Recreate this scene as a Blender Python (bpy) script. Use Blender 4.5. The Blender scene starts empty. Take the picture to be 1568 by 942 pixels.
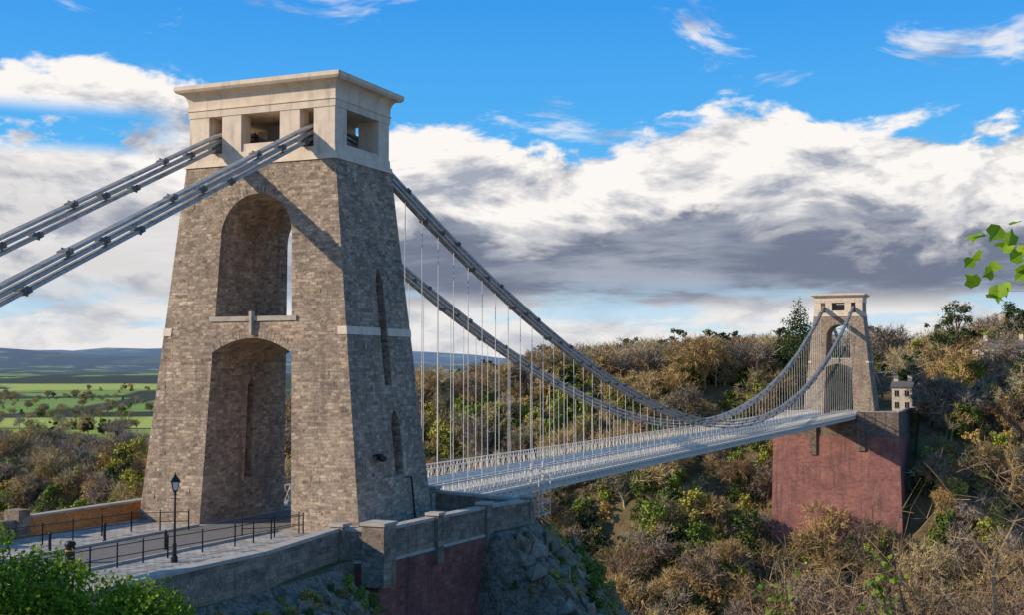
import bpy, bmesh, math, random
import numpy as np
from mathutils import Vector, noise as mnoise
R=math.radians
random.seed(7); rng=np.random.default_rng(7)
scene=bpy.context.scene
SUN=Vector((-0.80,-0.47,0.42)).normalized()

# ------------------------------------------------------------------ helpers
def link(o,parent=None):
    scene.collection.objects.link(o)
    if parent: o.parent=parent
    return o
def empty(name,loc=(0,0,0)):
    e=bpy.data.objects.new(name,None); e.location=loc; e.empty_display_size=.5
    return link(e)
class MB:
    def __init__(s): s.v=[];s.f=[];s.m=[];s.n=0
    def add(s,vs,fs,mi=0):
        s.v.append(np.asarray(vs,float)); s.f+= [[i+s.n for i in f] for f in fs]; s.m+=[mi]*len(fs); s.n+=len(vs)
    def hexa(s,b,t,mi=0):   # bottom 4, top 4
        s.add(list(b)+list(t),[(3,2,1,0),(4,5,6,7),(0,1,5,4),(1,2,6,5),(2,3,7,6),(3,0,4,7)],mi)
    def box(s,x0,x1,y0,y1,z0,z1,mi=0):
        s.hexa([(x0,y0,z0),(x1,y0,z0),(x1,y1,z0),(x0,y1,z0)],[(x0,y0,z1),(x1,y0,z1),(x1,y1,z1),(x0,y1,z1)],mi)
    def frus(s,a0,b0,z0,a1,b1,z1,mi=0):
        s.hexa([(-a0,-b0,z0),(a0,-b0,z0),(a0,b0,z0),(-a0,b0,z0)],[(-a1,-b1,z1),(a1,-b1,z1),(a1,b1,z1),(-a1,b1,z1)],mi)
    def beam(s,p,q,w,h,mi=0):
        p=Vector(p);q=Vector(q);d=(q-p).normalized()
        up=Vector((0,0,1)) if abs(d.z)<.98 else Vector((0,1,0))
        r=d.cross(up).normalized();u=r.cross(d)
        r*=w/2;u*=h/2
        s.hexa([p-r-u,p+r-u,q+r-u,q-r-u],[p-r+u,p+r+u,q+r+u,q-r+u],mi)
    def tube(s,p,q,r0,r1,n=6,mi=0,cap=True):
        p=Vector(p);q=Vector(q);d=(q-p)
        if d.length<1e-6:return
        d.normalize()
        a=Vector((0,0,1)) if abs(d.z)<.9 else Vector((1,0,0))
        r=d.cross(a).normalized();u=r.cross(d)
        vs=[]
        for (c,rr) in((p,r0),(q,r1)):
            for i in range(n):
                t=2*math.pi*i/n; vs.append(c+r*math.cos(t)*rr+u*math.sin(t)*rr)
        fs=[(i,(i+1)%n,n+(i+1)%n,n+i) for i in range(n)]
        if cap: fs+=[tuple(range(n-1,-1,-1)),tuple(range(n,2*n))]
        s.add(vs,fs,mi)
    def lathe(s,c,prof,n=12,mi=0):
        vs=[]
        for (r,z) in prof:
            for i in range(n):
                t=2*math.pi*i/n; vs.append((c[0]+r*math.cos(t),c[1]+r*math.sin(t),c[2]+z))
        fs=[]
        for k in range(len(prof)-1):
            for i in range(n): fs.append((k*n+i,k*n+(i+1)%n,(k+1)*n+(i+1)%n,(k+1)*n+i))
        s.add(vs,fs,mi)
    def obj(s,name,mats,parent=None,smooth=False,do_link=True):
        me=bpy.data.meshes.new(name)
        v=np.concatenate(s.v) if s.v else np.zeros((0,3))
        me.from_pydata(v.tolist(),[],s.f)
        for m in (mats if isinstance(mats,(list,tuple)) else [mats]): me.materials.append(m)
        me.polygons.foreach_set('material_index',s.m)
        if smooth: me.polygons.foreach_set('use_smooth',[True]*len(me.polygons))
        me.update()
        o=bpy.data.objects.new(name,me)
        if do_link: link(o,parent)
        return o
# ------------------------------------------------------------------ materials
class NT:
    def __init__(s,name,rough=.9,metal=0):
        s.m=bpy.data.materials.new(name); s.m.use_nodes=True
        s.t=s.m.node_tree; s.b=s.t.nodes['Principled BSDF']
        s.b.inputs['Roughness'].default_value=rough; s.b.inputs['Metallic'].default_value=metal
        s.b.inputs['Specular IOR Level'].default_value=.2
    def n(s,typ,**k):
        nd=s.t.nodes.new(typ)
        for a,b in k.items(): setattr(nd,a,b)
        return nd
    def l(s,a,b): s.t.links.new(a,b)
def math_(T,op,a,b=None,clamp=False,c=None):
    n=T.nodes.new('ShaderNodeMath'); n.operation=op; n.use_clamp=clamp
    for i,x in enumerate((a,b,c)):
        if x is None: continue
        if isinstance(x,(int,float)): n.inputs[i].default_value=x
        else: T.links.new(x,n.inputs[i])
    return n.outputs[0]
def mixc(T,f,a,b,mode='MIX'):
    n=T.nodes.new('ShaderNodeMix'); n.data_type='RGBA'; n.blend_type=mode
    for i,x in ((0,f),(6,a),(7,b)):
        if isinstance(x,(int,float)): n.inputs[i].default_value=x
        elif isinstance(x,tuple): n.inputs[i].default_value=(*x,1) if len(x)==3 else x
        else: T.links.new(x,n.inputs[i])
    return n.outputs[2]
def ramp(T,f,stops):
    n=T.nodes.new('ShaderNodeValToRGB'); cr=n.color_ramp
    while len(cr.elements)<len(stops): cr.elements.new(.5)
    for e,(p,c) in zip(cr.elements,stops):
        e.position=p; e.color=(*c,1) if not isinstance(c,(int,float)) else (c,c,c,1)
    T.links.new(f,n.inputs[0]); return n.outputs[0]
def noise_(T,vec,scale,detail=4,rough=.6,dist=0):
    n=T.nodes.new('ShaderNodeTexNoise'); n.inputs['Scale'].default_value=scale; n.inputs['Detail'].default_value=detail
    n.inputs['Roughness'].default_value=rough; n.inputs['Distortion'].default_value=dist
    if vec is not None: T.links.new(vec,n.inputs['Vector'])
    return n.outputs[0]
def smooth_(T,x,a,b,lo=0.,hi=1.):
    n=T.nodes.new('ShaderNodeMapRange'); n.interpolation_type='SMOOTHSTEP'
    if isinstance(x,(int,float)): n.inputs[0].default_value=x
    else: T.links.new(x,n.inputs[0])
    for i,y in enumerate((a,b,lo,hi)): n.inputs[1+i].default_value=y
    return n.outputs[0]
def bump(M,h,strength,dist=.05):
    b=M.n('ShaderNodeBump'); b.inputs['Strength'].default_value=strength; b.inputs['Distance'].default_value=dist
    M.l(h,b.inputs['Height']); M.l(b.outputs[0],M.b.inputs['Normal'])
def masonry(name,c1,c2,mortar,bw=.5,bh=.24,ms=.02,var=.5,stain=None,bs=.8,warp=.14,s0=.52):
    M=NT(name,.95);T=M.t
    tc=M.n('ShaderNodeTexCoord');ge=M.n('ShaderNodeNewGeometry')
    sp=M.n('ShaderNodeSeparateXYZ');M.l(tc.outputs['Object'],sp.inputs[0])
    sn=M.n('ShaderNodeSeparateXYZ');M.l(ge.outputs['Normal'],sn.inputs[0])
    ax=math_(T,'ABSOLUTE',sn.outputs[0]);ay=math_(T,'ABSOLUTE',sn.outputs[1])
    g=math_(T,'GREATER_THAN',ax,ay)
    mf=M.n('ShaderNodeMix');M.l(g,mf.inputs[0]);M.l(sp.outputs[0],mf.inputs[2]);M.l(sp.outputs[1],mf.inputs[3])
    wn=noise_(T,tc.outputs['Object'],1.3,3,.7)
    wz=math_(T,'MULTIPLY_ADD',wn,warp,c=sp.outputs[2])
    wu=math_(T,'MULTIPLY_ADD',wn,1.1,c=mf.outputs[0])
    cv=M.n('ShaderNodeCombineXYZ');M.l(wu,cv.inputs[0]);M.l(wz,cv.inputs[1])
    br=M.n('ShaderNodeTexBrick');br.offset=.5;br.squash=.7;br.squash_frequency=3
    M.l(cv.outputs[0],br.inputs['Vector'])
    for k,v in(('Color1',(0,0,0,1)),('Color2',(1,1,1,1)),('Mortar',(.5,.5,.5,1)),('Scale',1.),('Mortar Size',ms),('Mortar Smooth',.4),('Brick Width',bw),('Row Height',bh),('Bias',0.)):
        br.inputs[k].default_value=v
    n1=noise_(T,tc.outputs['Object'],7,4,.75);n2=noise_(T,tc.outputs['Object'],.3,4,.7);n3=noise_(T,tc.outputs['Object'],2.2,4,.8)
    fac=math_(T,'ADD',math_(T,'MULTIPLY',br.outputs[0],var),math_(T,'MULTIPLY',math_(T,'MULTIPLY_ADD',math_(T,'SUBTRACT',n3,.5),1.6,c=.5),1-var))
    mid=tuple((a+b)/2*.95 for a,b in zip(c1,c2))
    col=ramp(T,fac,[(.12,tuple(c*.5 for c in c1)),(.35,c1),(.6,mid),(.85,c2)])
    col=mixc(T,math_(T,'MULTIPLY',br.outputs[1],.8),col,mortar)
    col=mixc(T,1.,col,ramp(T,n1,[(.25,.55),(.75,1.4)]),'MULTIPLY')
    col=mixc(T,1.,col,ramp(T,n2,[(.3,(.72,.70,.71)),(.7,(1.25,1.19,1.10))]),'MULTIPLY')
    if stain:
        sv=M.n('ShaderNodeMapping');sv.inputs['Scale'].default_value=(1.2,1.2,.12);M.l(tc.outputs['Object'],sv.inputs[0])
        st=noise_(T,sv.outputs[0],1.2,4,.7)
        col=mixc(T,smooth_(T,st,s0,s0+.22,0.,.7),col,stain)
    M.l(col,M.b.inputs['Base Color'])
    h=math_(T,'SUBTRACT',math_(T,'MULTIPLY_ADD',n1,.8,c=math_(T,'MULTIPLY',br.outputs[0],.35)),math_(T,'MULTIPLY',br.outputs[1],.5))
    bump(M,h,bs,.07)
    return M.m
def plain(name,c,rough=.8,var=.2,scale=3,metal=0,bs=.2,dark=None,streak=False):
    M=NT(name,rough,metal);T=M.t
    tc=M.n('ShaderNodeTexCoord')
    n=noise_(T,tc.outputs['Object'],scale,5,.65)
    col=mixc(T,1.,tuple(c),ramp(T,n,[(.25,1-var),(.75,1+var)]),'MULTIPLY')
    if dark:
        if streak:
            sv=M.n('ShaderNodeMapping');sv.inputs['Scale'].default_value=(1.5,1.5,.2);M.l(tc.outputs['Object'],sv.inputs[0]);vv=sv.outputs[0]
        else: vv=tc.outputs['Object']
        st=noise_(T,vv,1.5,5,.7)
        col=mixc(T,smooth_(T,st,.5,.75),col,dark)
    M.l(col,M.b.inputs['Base Color'])
    if bs: bump(M,noise_(T,tc.outputs['Object'],scale*5,3),bs,.02)
    return M.m
def foliage(name,stops,scale=.6,rough=.8,obj_random=True,trans=0):
    M=NT(name,rough);T=M.t
    ge=M.n('ShaderNodeNewGeometry')
    n=noise_(T,ge.outputs['Position'],scale,2,.7)
    if obj_random:
        oi=M.n('ShaderNodeObjectInfo')
        f=math_(T,'ADD',math_(T,'MULTIPLY',oi.outputs['Random'],.8),math_(T,'MULTIPLY',n,.2))
    else: f=n
    c=ramp(T,f,stops);M.l(c,M.b.inputs['Base Color'])
    M.b.inputs['Specular IOR Level'].default_value=.1
    if trans:
        tr=M.n('ShaderNodeBsdfTranslucent');M.l(mixc(T,1.,c,(1.3,1.3,.7),'MULTIPLY'),tr.inputs[0]);mx=M.n('ShaderNodeMixShader');mx.inputs[0].default_value=trans
        out=[x for x in T.nodes if x.type=='OUTPUT_MATERIAL'][0]
        M.l(M.b.outputs[0],mx.inputs[1]);M.l(tr.outputs[0],mx.inputs[2]);M.l(mx.outputs[0],out.inputs[0])
    return M.m

m_stone=masonry('tower_rubble_stone',(.29,.222,.17),(.64,.51,.385),(.40,.325,.255),.44,.19,.016,.45,stain=(.18,.145,.115),warp=.22,bs=.8,s0=.51)
m_wall=masonry('parapet_stone',(.24,.19,.15),(.46,.38,.30),(.28,.23,.185),.8,.30,.012,.4,stain=(.12,.10,.08))
m_red=masonry('red_sandstone',(.24,.085,.07),(.38,.17,.135),(.27,.14,.11),.6,.28,.012,.35,stain=(.08,.052,.048),bs=.7,s0=.48)
m_redfar=masonry('red_sandstone_far',(.30,.125,.11),(.43,.225,.19),(.34,.20,.175),1.0,.45,.014,.3,stain=(.13,.085,.075),bs=.6,s0=.48)
m_far_top=masonry('abutment_top_stone',(.17,.13,.11),(.30,.24,.20),(.19,.155,.13),.8,.36,.015,.4,stain=(.08,.07,.06))
m_orange=masonry('orange_brick',(.66,.26,.075),(.82,.40,.14),(.5,.3,.17),.3,.1,.008,.4)
m_cream=plain('cream_ashlar',(.74,.60,.46),.85,.16,1.2,dark=(.48,.39,.30),streak=True)
m_coping=plain('stone_coping',(.46,.395,.32),.9,.25,3,dark=(.21,.18,.15))
m_dark=plain('dark_void',(.02,.02,.022),.9,.1,3,bs=0)
m_chain=plain('chain_grey_paint',(.47,.445,.41),.45,.25,2.,dark=(.17,.16,.15))
m_chain_j=plain('chain_joint',(.18,.17,.16),.5,.25,3)
m_rod=plain('rod_paint',(.68,.64,.58),.5,.15,3,bs=0)
m_rail=plain('pale_railing_paint',(.70,.65,.57),.55,.15,2,bs=0)
m_deck=plain('deck_boards',(.52,.46,.38),.85,.15,.8)
m_black=plain('black_iron',(.022,.023,.026),.4,.2,4,bs=0)
m_glass=plain('lantern_glass',(.6,.62,.63),.15,.05,4,bs=0)
m_asph=plain('asphalt',(.19,.17,.15),.85,.25,1.5,dark=(.11,.10,.09))
m_yellow=plain('yellow_band',(.5,.32,.05),.5,.1,6,bs=0)
m_rock=plain('limestone_rock',(.28,.205,.145),.95,.6,1.3,dark=(.085,.06,.042),bs=1.)
def mk_paving():
    M=NT('paving',.85);T=M.t
    tc=M.n('ShaderNodeTexCoord')
    br=M.n('ShaderNodeTexBrick');M.l(tc.outputs['Object'],br.inputs['Vector'])
    for k,v in(('Color1',(.38,.34,.29,1)),('Color2',(.55,.50,.43,1)),('Mortar',(.18,.16,.14,1)),('Scale',1.),('Mortar Size',.02),('Brick Width',.5),('Row Height',.3)): br.inputs[k].default_value=v
    n=noise_(T,tc.outputs['Object'],.8,5,.7)
    col=mixc(T,1.,br.outputs[0],ramp(T,n,[(.3,.6),(.7,1.2)]),'MULTIPLY')
    M.l(col,M.b.inputs['Base Color']); bump(M,math_(T,'SUBTRACT',n,br.outputs[1]),.3,.02)
    return M.m
m_pave=mk_paving()

m_twig=foliage('bare_twigs',[(.05,(.12,.08,.055)),(.22,(.36,.30,.24)),(.36,(.26,.165,.09)),(.5,(.52,.36,.15)),(.64,(.20,.16,.08)),(.78,(.38,.33,.21)),(.95,(.60,.41,.17))])
m_ivy=foliage('ivy_green',[(.1,(.05,.075,.02)),(.32,(.13,.19,.035)),(.58,(.26,.31,.05)),(.9,(.44,.38,.08))])
m_gold=foliage('dry_leaves',[(.1,(.17,.10,.05)),(.35,(.42,.27,.085)),(.6,(.62,.42,.12)),(.8,(.34,.32,.09)),(.95,(.28,.165,.08))])
m_ever=foliage('evergreen',[(.1,(.02,.038,.02)),(.5,(.045,.07,.026)),(.9,(.09,.115,.035))])
m_bark=plain('bark',(.14,.105,.075),.95,.3,8,bs=0)
m_bush=foliage('bush_leaves',[(.25,(.06,.11,.015)),(.5,(.17,.27,.025)),(.75,(.36,.42,.04))],scale=2.2,obj_random=False,trans=.35)
m_brtwig=foliage('dry_branch',[(.3,(.08,.055,.04)),(.5,(.22,.145,.09)),(.7,(.42,.29,.16))],scale=.8,obj_random=False)
m_leaf=foliage('bright_leaf',[(.25,(.09,.20,.015)),(.5,(.22,.38,.03)),(.75,(.42,.52,.05))],scale=9,rough=.5,obj_random=False,trans=.4)
m_dleaf=foliage('shrub_leaf',[(.25,(.06,.12,.02)),(.5,(.16,.24,.03)),(.75,(.30,.34,.05))],scale=6,rough=.5,obj_random=False,trans=.3)

# ------------------------------------------------------------------ tower
def bool_cut(base,cutters):
    link(base)
    for c in cutters:
        link(c)
        md=base.modifiers.new('b','BOOLEAN');md.operation='DIFFERENCE';md.solver='EXACT';md.object=c
    dg=bpy.context.evaluated_depsgraph_get();dg.update()
    me=bpy.data.meshes.new_from_object(base.evaluated_get(dg))
    for c in cutters: bpy.data.objects.remove(c)
    bpy.data.objects.remove(base)
    return me
def prism_xz(pts,y0,y1):
    n=len(pts);b=MB()
    vs=[(x,y0,z) for x,z in pts]+[(x,y1,z) for x,z in pts]
    b.add(vs,[tuple(range(n)),tuple(range(2*n-1,n-1,-1))]+[((i+1)%n,i,n+i,n+(i+1)%n) for i in range(n)])
    return b.obj('cut',m_stone,do_link=False)
def prism_yz(pts,x0,x1):
    n=len(pts);b=MB()
    vs=[(x0,y,z) for y,z in pts]+[(x1,y,z) for y,z in pts]
    b.add(vs,[tuple(range(n-1,-1,-1)),tuple(range(n,2*n))]+[(i,(i+1)%n,n+(i+1)%n,n+i) for i in range(n)])
    return b.obj('cut',m_stone,do_link=False)
A0,B0,A1,B1,HT=7.5,4.33,5.18,3.27,21.
def ha(z): return A0+(A1-A0)*z/HT
def hb(z): return B0+(B1-B0)*z/HT
def jamb(z): return 3.12-(3.12-2.45)*z/16.7
def make_tower_shaft():
    s=MB(); z0=-2.
    s.frus(ha(z0),hb(z0),z0,A1,B1,HT)
    base=s.obj('shaft',m_stone,do_link=False)
    up=[(-jamb(12),12.0),(jamb(12),12.0)]
    for i in range(0,25):
        t=math.pi*i/24; up.append((2.45*math.cos(t),16.7+2.5*math.sin(t)))
    lo=[(-jamb(-3),-3),(jamb(-3),-3)]
    for i in range(0,17):
        t=-1+2*i/16; lo.append((-jamb(9.9)*t,9.9+.85*(1-t*t)))
    cut=[prism_xz(up,-9,9),prism_xz(lo,-9,9)]
    def slit(yc,w,z0,z1,d,rd=.6):
        pts=[(yc-w/2,z0),(yc+w/2,z0),(yc+w/2,z1-rd),(yc+w*.3,z1-rd*.4),(yc,z1),(yc-w*.3,z1-rd*.4),(yc-w/2,z1-rd)]
        for s_ in(1,-1):
            x=ha((z0+z1)/2)
            cut.append(prism_yz(pts,x-d,x+2) if s_>0 else prism_yz(pts,-x-2,-x+d))
    slit(.45,.85,8.0,14.9,2.4,.8); slit(.85,1.05,2.8,6.6,2.2,.8)
    pts=[(-.35+.2,2.4),(.35+.2,2.4),(.35+.2,8.),(.2,8.5),(-.35+.2,8.)]
    cut.append(prism_yz(pts,-3.8,0)); cut.append(prism_yz(pts,-.1,3.8))
    me=bool_cut(base,cut); me.name='tower_shaft'
    return me
shaft_me=make_tower_shaft()
def tower(name,loc):
    e=empty(name,loc)
    o=bpy.data.objects.new('shaft',shaft_me);link(o,e)
    b=MB()
    for sx in(1,-1):
        for (y0s,y1s) in((None,.02),(.88,None)):
            z0,z1=10.92,11.38;p=.035
            def ring(z):
                xo=ha(z)+p; xi=ha(z)-.55
                ya=-(hb(z)+p) if y0s is None else y0s
                yb=(hb(z)+p) if y1s is None else y1s
                return [(sx*xi,ya,z),(sx*xo,ya,z),(sx*xo,yb,z),(sx*xi,yb,z)]
            b.hexa(ring(z0),ring(z1))
    b.obj('cream_band',m_cream,e)
    b=MB(); rr=random.Random(3)
    for sy in(-1,1):
        n=34
        for i in range(n):
            t0=math.pi*(i+.04)/n;t1=math.pi*(i+.96)/n
            ro=.58+rr.uniform(-.1,.1);p=rr.uniform(.008,.03)
            q=[]
            for (t,rad) in((t0,0),(t1,0),(t1,ro),(t0,ro)):
                q.append(((2.46+rad)*math.cos(t),16.7+(2.51+rad)*math.sin(t)))
            def P(x,z,o): return (x,sy*(hb(z)+o),z)
            b.hexa([P(x,z,-.2) for x,z in q],[P(x,z,p) for x,z in q])
        n=26
        for i in range(n):
            t0=-1+2*(i+.04)/n;t1=-1+2*(i+.96)/n; ro=.5+rr.uniform(-.06,.06);p=rr.uniform(.008,.03)
            J=jamb(9.9)
            q=[(J*t0,9.91+.85*(1-t0*t0)),(J*t1,9.91+.85*(1-t1*t1))]
            q+=[(J*t1*1.08,q[1][1]+ro),(J*t0*1.08,q[0][1]+ro)]
            b.hexa([P(x,z,-.2) for x,z in q],[P(x,z,p) for x,z in q])
    for k in range(420):
        z=rr.uniform(.3,20.4);w=rr.uniform(.25,.6);h=rr.uniform(.12,.26);p=rr.uniform(.01,.035)
        if rr.random()<.55:
            sy=rr.choice((-1,1));x=rr.uniform(-ha(z)+.4,ha(z)-.4)
            if abs(x)<3.7 and z<20.2: continue
            b.hexa([(x-w/2,sy*(hb(z)-.1),z),(x+w/2,sy*(hb(z)-.1),z),(x+w/2,sy*(hb(z)+p),z),(x-w/2,sy*(hb(z)+p),z)],[(x-w/2,sy*(hb(z+h)-.1),z+h),(x+w/2,sy*(hb(z+h)-.1),z+h),(x+w/2,sy*(hb(z+h)+p),z+h),(x-w/2,sy*(hb(z+h)+p),z+h)])
        else:
            sx=rr.choice((-1,1));y=rr.uniform(-hb(z)+.4,hb(z)-.4)
            if -.6<y<1.8 or 10.6<z<11.5: continue
            b.hexa([(sx*(ha(z)-.1),y-w/2,z),(sx*(ha(z)+p),y-w/2,z),(sx*(ha(z)+p),y+w/2,z),(sx*(ha(z)-.1),y+w/2,z)],[(sx*(ha(z+h)-.1),y-w/2,z+h),(sx*(ha(z+h)+p),y-w/2,z+h),(sx*(ha(z+h)+p),y+w/2,z+h),(sx*(ha(z+h)-.1),y+w/2,z+h)])
    b.obj('voussoirs_and_proud_stones',m_stone,e)
    b=MB(); b.box(-3.0,3.0,-(hb(12)+.10),hb(12)+.10,11.74,12.02)
    b.box(-.09,.09,-(hb(11)+.22),-(hb(11)-.1),11.0,12.3)
    b.obj('cross_band_ledge',m_coping,e)
    b=MB()
    b.frus(5.26,3.35,20.98,5.20,3.29,21.3); b.frus(5.14,3.23,21.3,5.10,3.2,21.78)
    for (x0,x1) in((3.65,5.06),(1.35,2.7)):
        for s_ in(1,-1):
            X0,X1=sorted((s_*x0,s_*x1)); d=1.3 if x0>3 else .95
            b.box(X0,X1,-3.16,-3.16+d,21.78,24.0); b.box(X0,X1,3.16-d,3.16,21.78,24.0)
    for s_ in(1,-1):
        Y0,Y1=sorted((s_*3.08,s_*2.6)); b.box(-1.35,1.35,Y0,Y1,21.78,22.25)
        X0,X1=sorted((s_*4.98,s_*4.5)); b.box(X0,X1,-1.86,1.86,21.78,21.98)
    b.frus(5.10,3.2,24.0,5.12,3.22,24.42); b.frus(5.17,3.27,24.42,5.17,3.27,24.5); b.frus(5.11,3.21,24.5,5.12,3.22,24.78)
    prev=(5.12,3.22,24.78)
    for i in range(1,7):
        t=i/6; o=.42*(1-math.cos(t*math.pi/2)); z=24.78+.70*math.sin(t*math.pi/2)
        cur=(5.12+o,3.22+o,z)
        b.frus(prev[0],prev[1],prev[2],cur[0],cur[1],cur[2]); prev=cur
    b.frus(5.62,3.79,25.48,5.72,3.89,25.62); b.frus(5.72,3.89,25.62,5.72,3.89,25.86); b.frus(5.64,3.82,25.86,3.6,1.8,26.1)
    b.obj('attic_and_cornice',m_cream,e)
    b=MB()
    for sx in(-3.18,3.18):
        b.box(sx-.45,sx+.45,-1.9,1.9,21.78,22.6); b.lathe((sx,0,22.5),[(0.01,.35),(.42,.3),(.42,-.1)],12)
    b.box(-1.2,1.2,-.7,.7,21.78,23.7)
    b.obj('saddle_housing',m_chain_j,e)
    return e
tw1=tower('stone_bridge_tower',(0,0,0))
b=MB()
x=ha(4.1)
b.box(x,x+.35,-2.05,-1.95,4.05,4.15); b.box(x+.25,x+.55,-2.15,-1.85,3.85,4.2); b.box(x,x+.3,-1.65,-1.55,3.9,4.0); b.box(x+.2,x+.5,-1.75,-1.45,3.75,4.05)
b.tube((ha(2.6)+.06,2.1,2.6),(ha(0)+.06,2.1,0),.05,.05,6)
b.tube((ha(2.7)+.06,1.3,2.65),(ha(2.6)+.06,2.1,2.6),.04,.04,6)
b.obj('floodlight_and_pipe',m_black,tw1)
tw2=tower('stone_bridge_tower',(0,214,-.9))

# ------------------------------------------------------------------ bridge
br=empty('suspension_bridge')
def dz(y): return -.9*y/214
def zc(y): return 1.85+.00194*(y-107)**2-.9*y/214
CX=3.1
b=MB();bj=MB()
def strand(pts,sx):
    for i in range(len(pts)-1):
        p=Vector(pts[i]);q=Vector(pts[i+1])
        for k in range(4):
            x=sx+(k-1.5)*.13+(.03 if i%2 else -.03)
            b.beam((x,p.y,p.z),(x,q.y,q.z),.04,.15)
    for i,pp in enumerate(pts[1:-1]):
        p=Vector(pp);d=(Vector(pts[i+2])-Vector(pts[i])).normalized()
        bj.beam((sx,p.y-d.y*.22,p.z-d.z*.22),(sx,p.y+d.y*.22,p.z+d.z*.22),.54,.25)
        bj.tube((sx-.36,p.y,p.z),(sx+.36,p.y,p.z),.09,.09,8)
        for e_ in(-1,1):
            bj.beam((sx+e_*.18,p.y,p.z-.22),(sx+e_*.18,p.y,p.z+.22),.06,.09)
for sx in(-CX,CX):
    for s in range(3):
        off=(s-1)*.37
        L=7.6
        ys=[3.0]+[3.0+L*(k+(s+.4)/3) for k in range(0,27) if 3.0+L*(k+(s+.4)/3)<210.5]+[211.]
        strand([(sx,y,zc(y)+off) for y in ys],sx)
        def bz(y): return 22.9+(y+2.2)*.464+off
        strand([(sx,3.0,zc(3.)+off),(sx,.5,23.15+off*.8),(sx,-1.0,23.2+off*.8),(sx,-2.2,22.9+off)],sx)
        yy=[-2.2]+[-2.2-7.0*(k+(s+.5)/3) for k in range(0,7)]+[-51.5]
        strand([(sx,y,bz(y)) for y in yy],sx)
        def bz2(y): return 22.0-(y-216.2)*.464+off
        strand([(sx,211,zc(211)+off),(sx,213.5,22.25+off*.8),(sx,215,22.3+off*.8),(sx,216.2,22.0+off)],sx)
        yy=[216.2]+[216.2+7.0*(k+(s+.5)/3) for k in range(0,6)]+[260]
        strand([(sx,y,bz2(y)) for y in yy],sx)
b.obj('chains',m_chain,br);bj.obj('chain_joints',m_chain_j,br)
b=MB()
y=6.5
while y<208:
    for sx in(-CX,CX):
        if zc(y)-.4>dz(y)+.6:
            b.tube((sx,y,dz(y)+.3),(sx,y,zc(y)-.3),.030,.030,5,cap=False)
            b.tube((sx,y,dz(y)+.3),(sx,y,dz(y)+1.1),.06,.05,5,cap=False)
    y+=2.44
b.obj('suspension_rods',m_rod,br)
d=MB();g=MB()
ys=np.arange(5,205.01,4.)
for y0,y1 in zip(ys[:-1],ys[1:]):
    z0,z1=dz(y0),dz(y1)
    def seg(mb,xa,xb,za,zb):
        mb.hexa([(xa,y0,z0+za),(xb,y0,z0+za),(xb,y1,z1+za),(xa,y1,z1+za)],[(xa,y0,z0+zb),(xb,y0,z0+zb),(xb,y1,z1+zb),(xa,y1,z1+zb)])
    seg(d,-2.9,2.9,-.25,0.)
    for s_ in(1,-1):
        X0,X1=sorted((s_*3.3,s_*4.66)); seg(d,X0,X1,-.2,.12)
        X0,X1=sorted((s_*2.92,s_*3.28)); seg(g,X0,X1,-.55,.42)
        X0,X1=sorted((s_*4.68,s_*4.8)); seg(g,X0,X1,-.62,-.50); seg(g,X0,X1,-.10,.12)
        X0,X1=sorted((s_*4.66,s_*4.78)); seg(g,X0,X1,1.22,1.32)
        X0,X1=sorted((s_*4.69,s_*4.75)); seg(g,X0,X1,.2,.27)
        X0,X1=sorted((s_*4.60,s_*4.64)); seg(g,X0,X1,-.50,-.10)
y=5.
k=0
while y<204.5:
    z=dz(y)
    for s_ in(1,-1):
        y2=y+.61
        xx=s_*4.71
        g.beam((xx,y,z+.24),(xx,y2,dz(y2)+1.22),.02,.035); g.beam((xx+s_*.03,y,z+1.22),(xx+s_*.03,y2,dz(y2)+.24),.02,.035)
        if k%2==0:
            g.beam((s_*4.72,y,z-.55),(s_*4.72,y,z+1.25),.06,.07)
            g.beam((s_*4.75,y,z-.56),(s_*4.75,y+1.22,z-.1),.04,.06)
        if k%4==0:
            xx=s_*3.1
            g.beam((xx,y,z+.42),(xx,y,z+1.15),.08,.1)
    if k%4==0:
        g.box(-4.55,4.55,y-.06,y+.06,z-.75,z-.28)
        g.beam((-4.7,y,z-.74),(4.7,y,z-.74),.2,.06)
    y+=.61;k+=1
for s_ in(1,-1):
    for y0,y1 in zip(ys[:-1],ys[1:]):
        g.beam((s_*3.1,y0,dz(y0)+1.15),(s_*3.1,y1,dz(y1)+1.15),.12,.08)
d.obj('deck',m_deck,br); g.obj('lattice_girders_and_parapets',m_rail,br)
b=MB()
for yy in(26.2,28.6):
    b.beam((4.95,yy,1.6),(4.95,yy,-2.6),.1,.1); b.beam((5.6,yy,1.2),(5.6,yy,-2.6),.07,.07)
    b.beam((-4.95,yy,-2.4),(5.6,yy,-2.4),.1,.12); b.beam((-4.95,yy,-1.5),(5.6,yy,-1.5),.08,.08); b.beam((-4.95,yy,0),(-4.95,yy,-2.4),.1,.1)
    for i in range(10):
        xa=-4.9+i*1.05; b.beam((xa,yy,-2.4 if i%2 else -1.5),(xa+1.05,yy,-1.5 if i%2 else -2.4),.05,.05)
for zz in(-2.4,-1.5,-.7,.2,1.1):
    b.beam((5.6,26.2,zz),(5.6,28.6,zz),.06,.06); b.beam((5.6,26.2,zz),(5.6,28.6,zz-.9),.05,.05)
b.obj('maintenance_gantry',m_rail,br)

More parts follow.
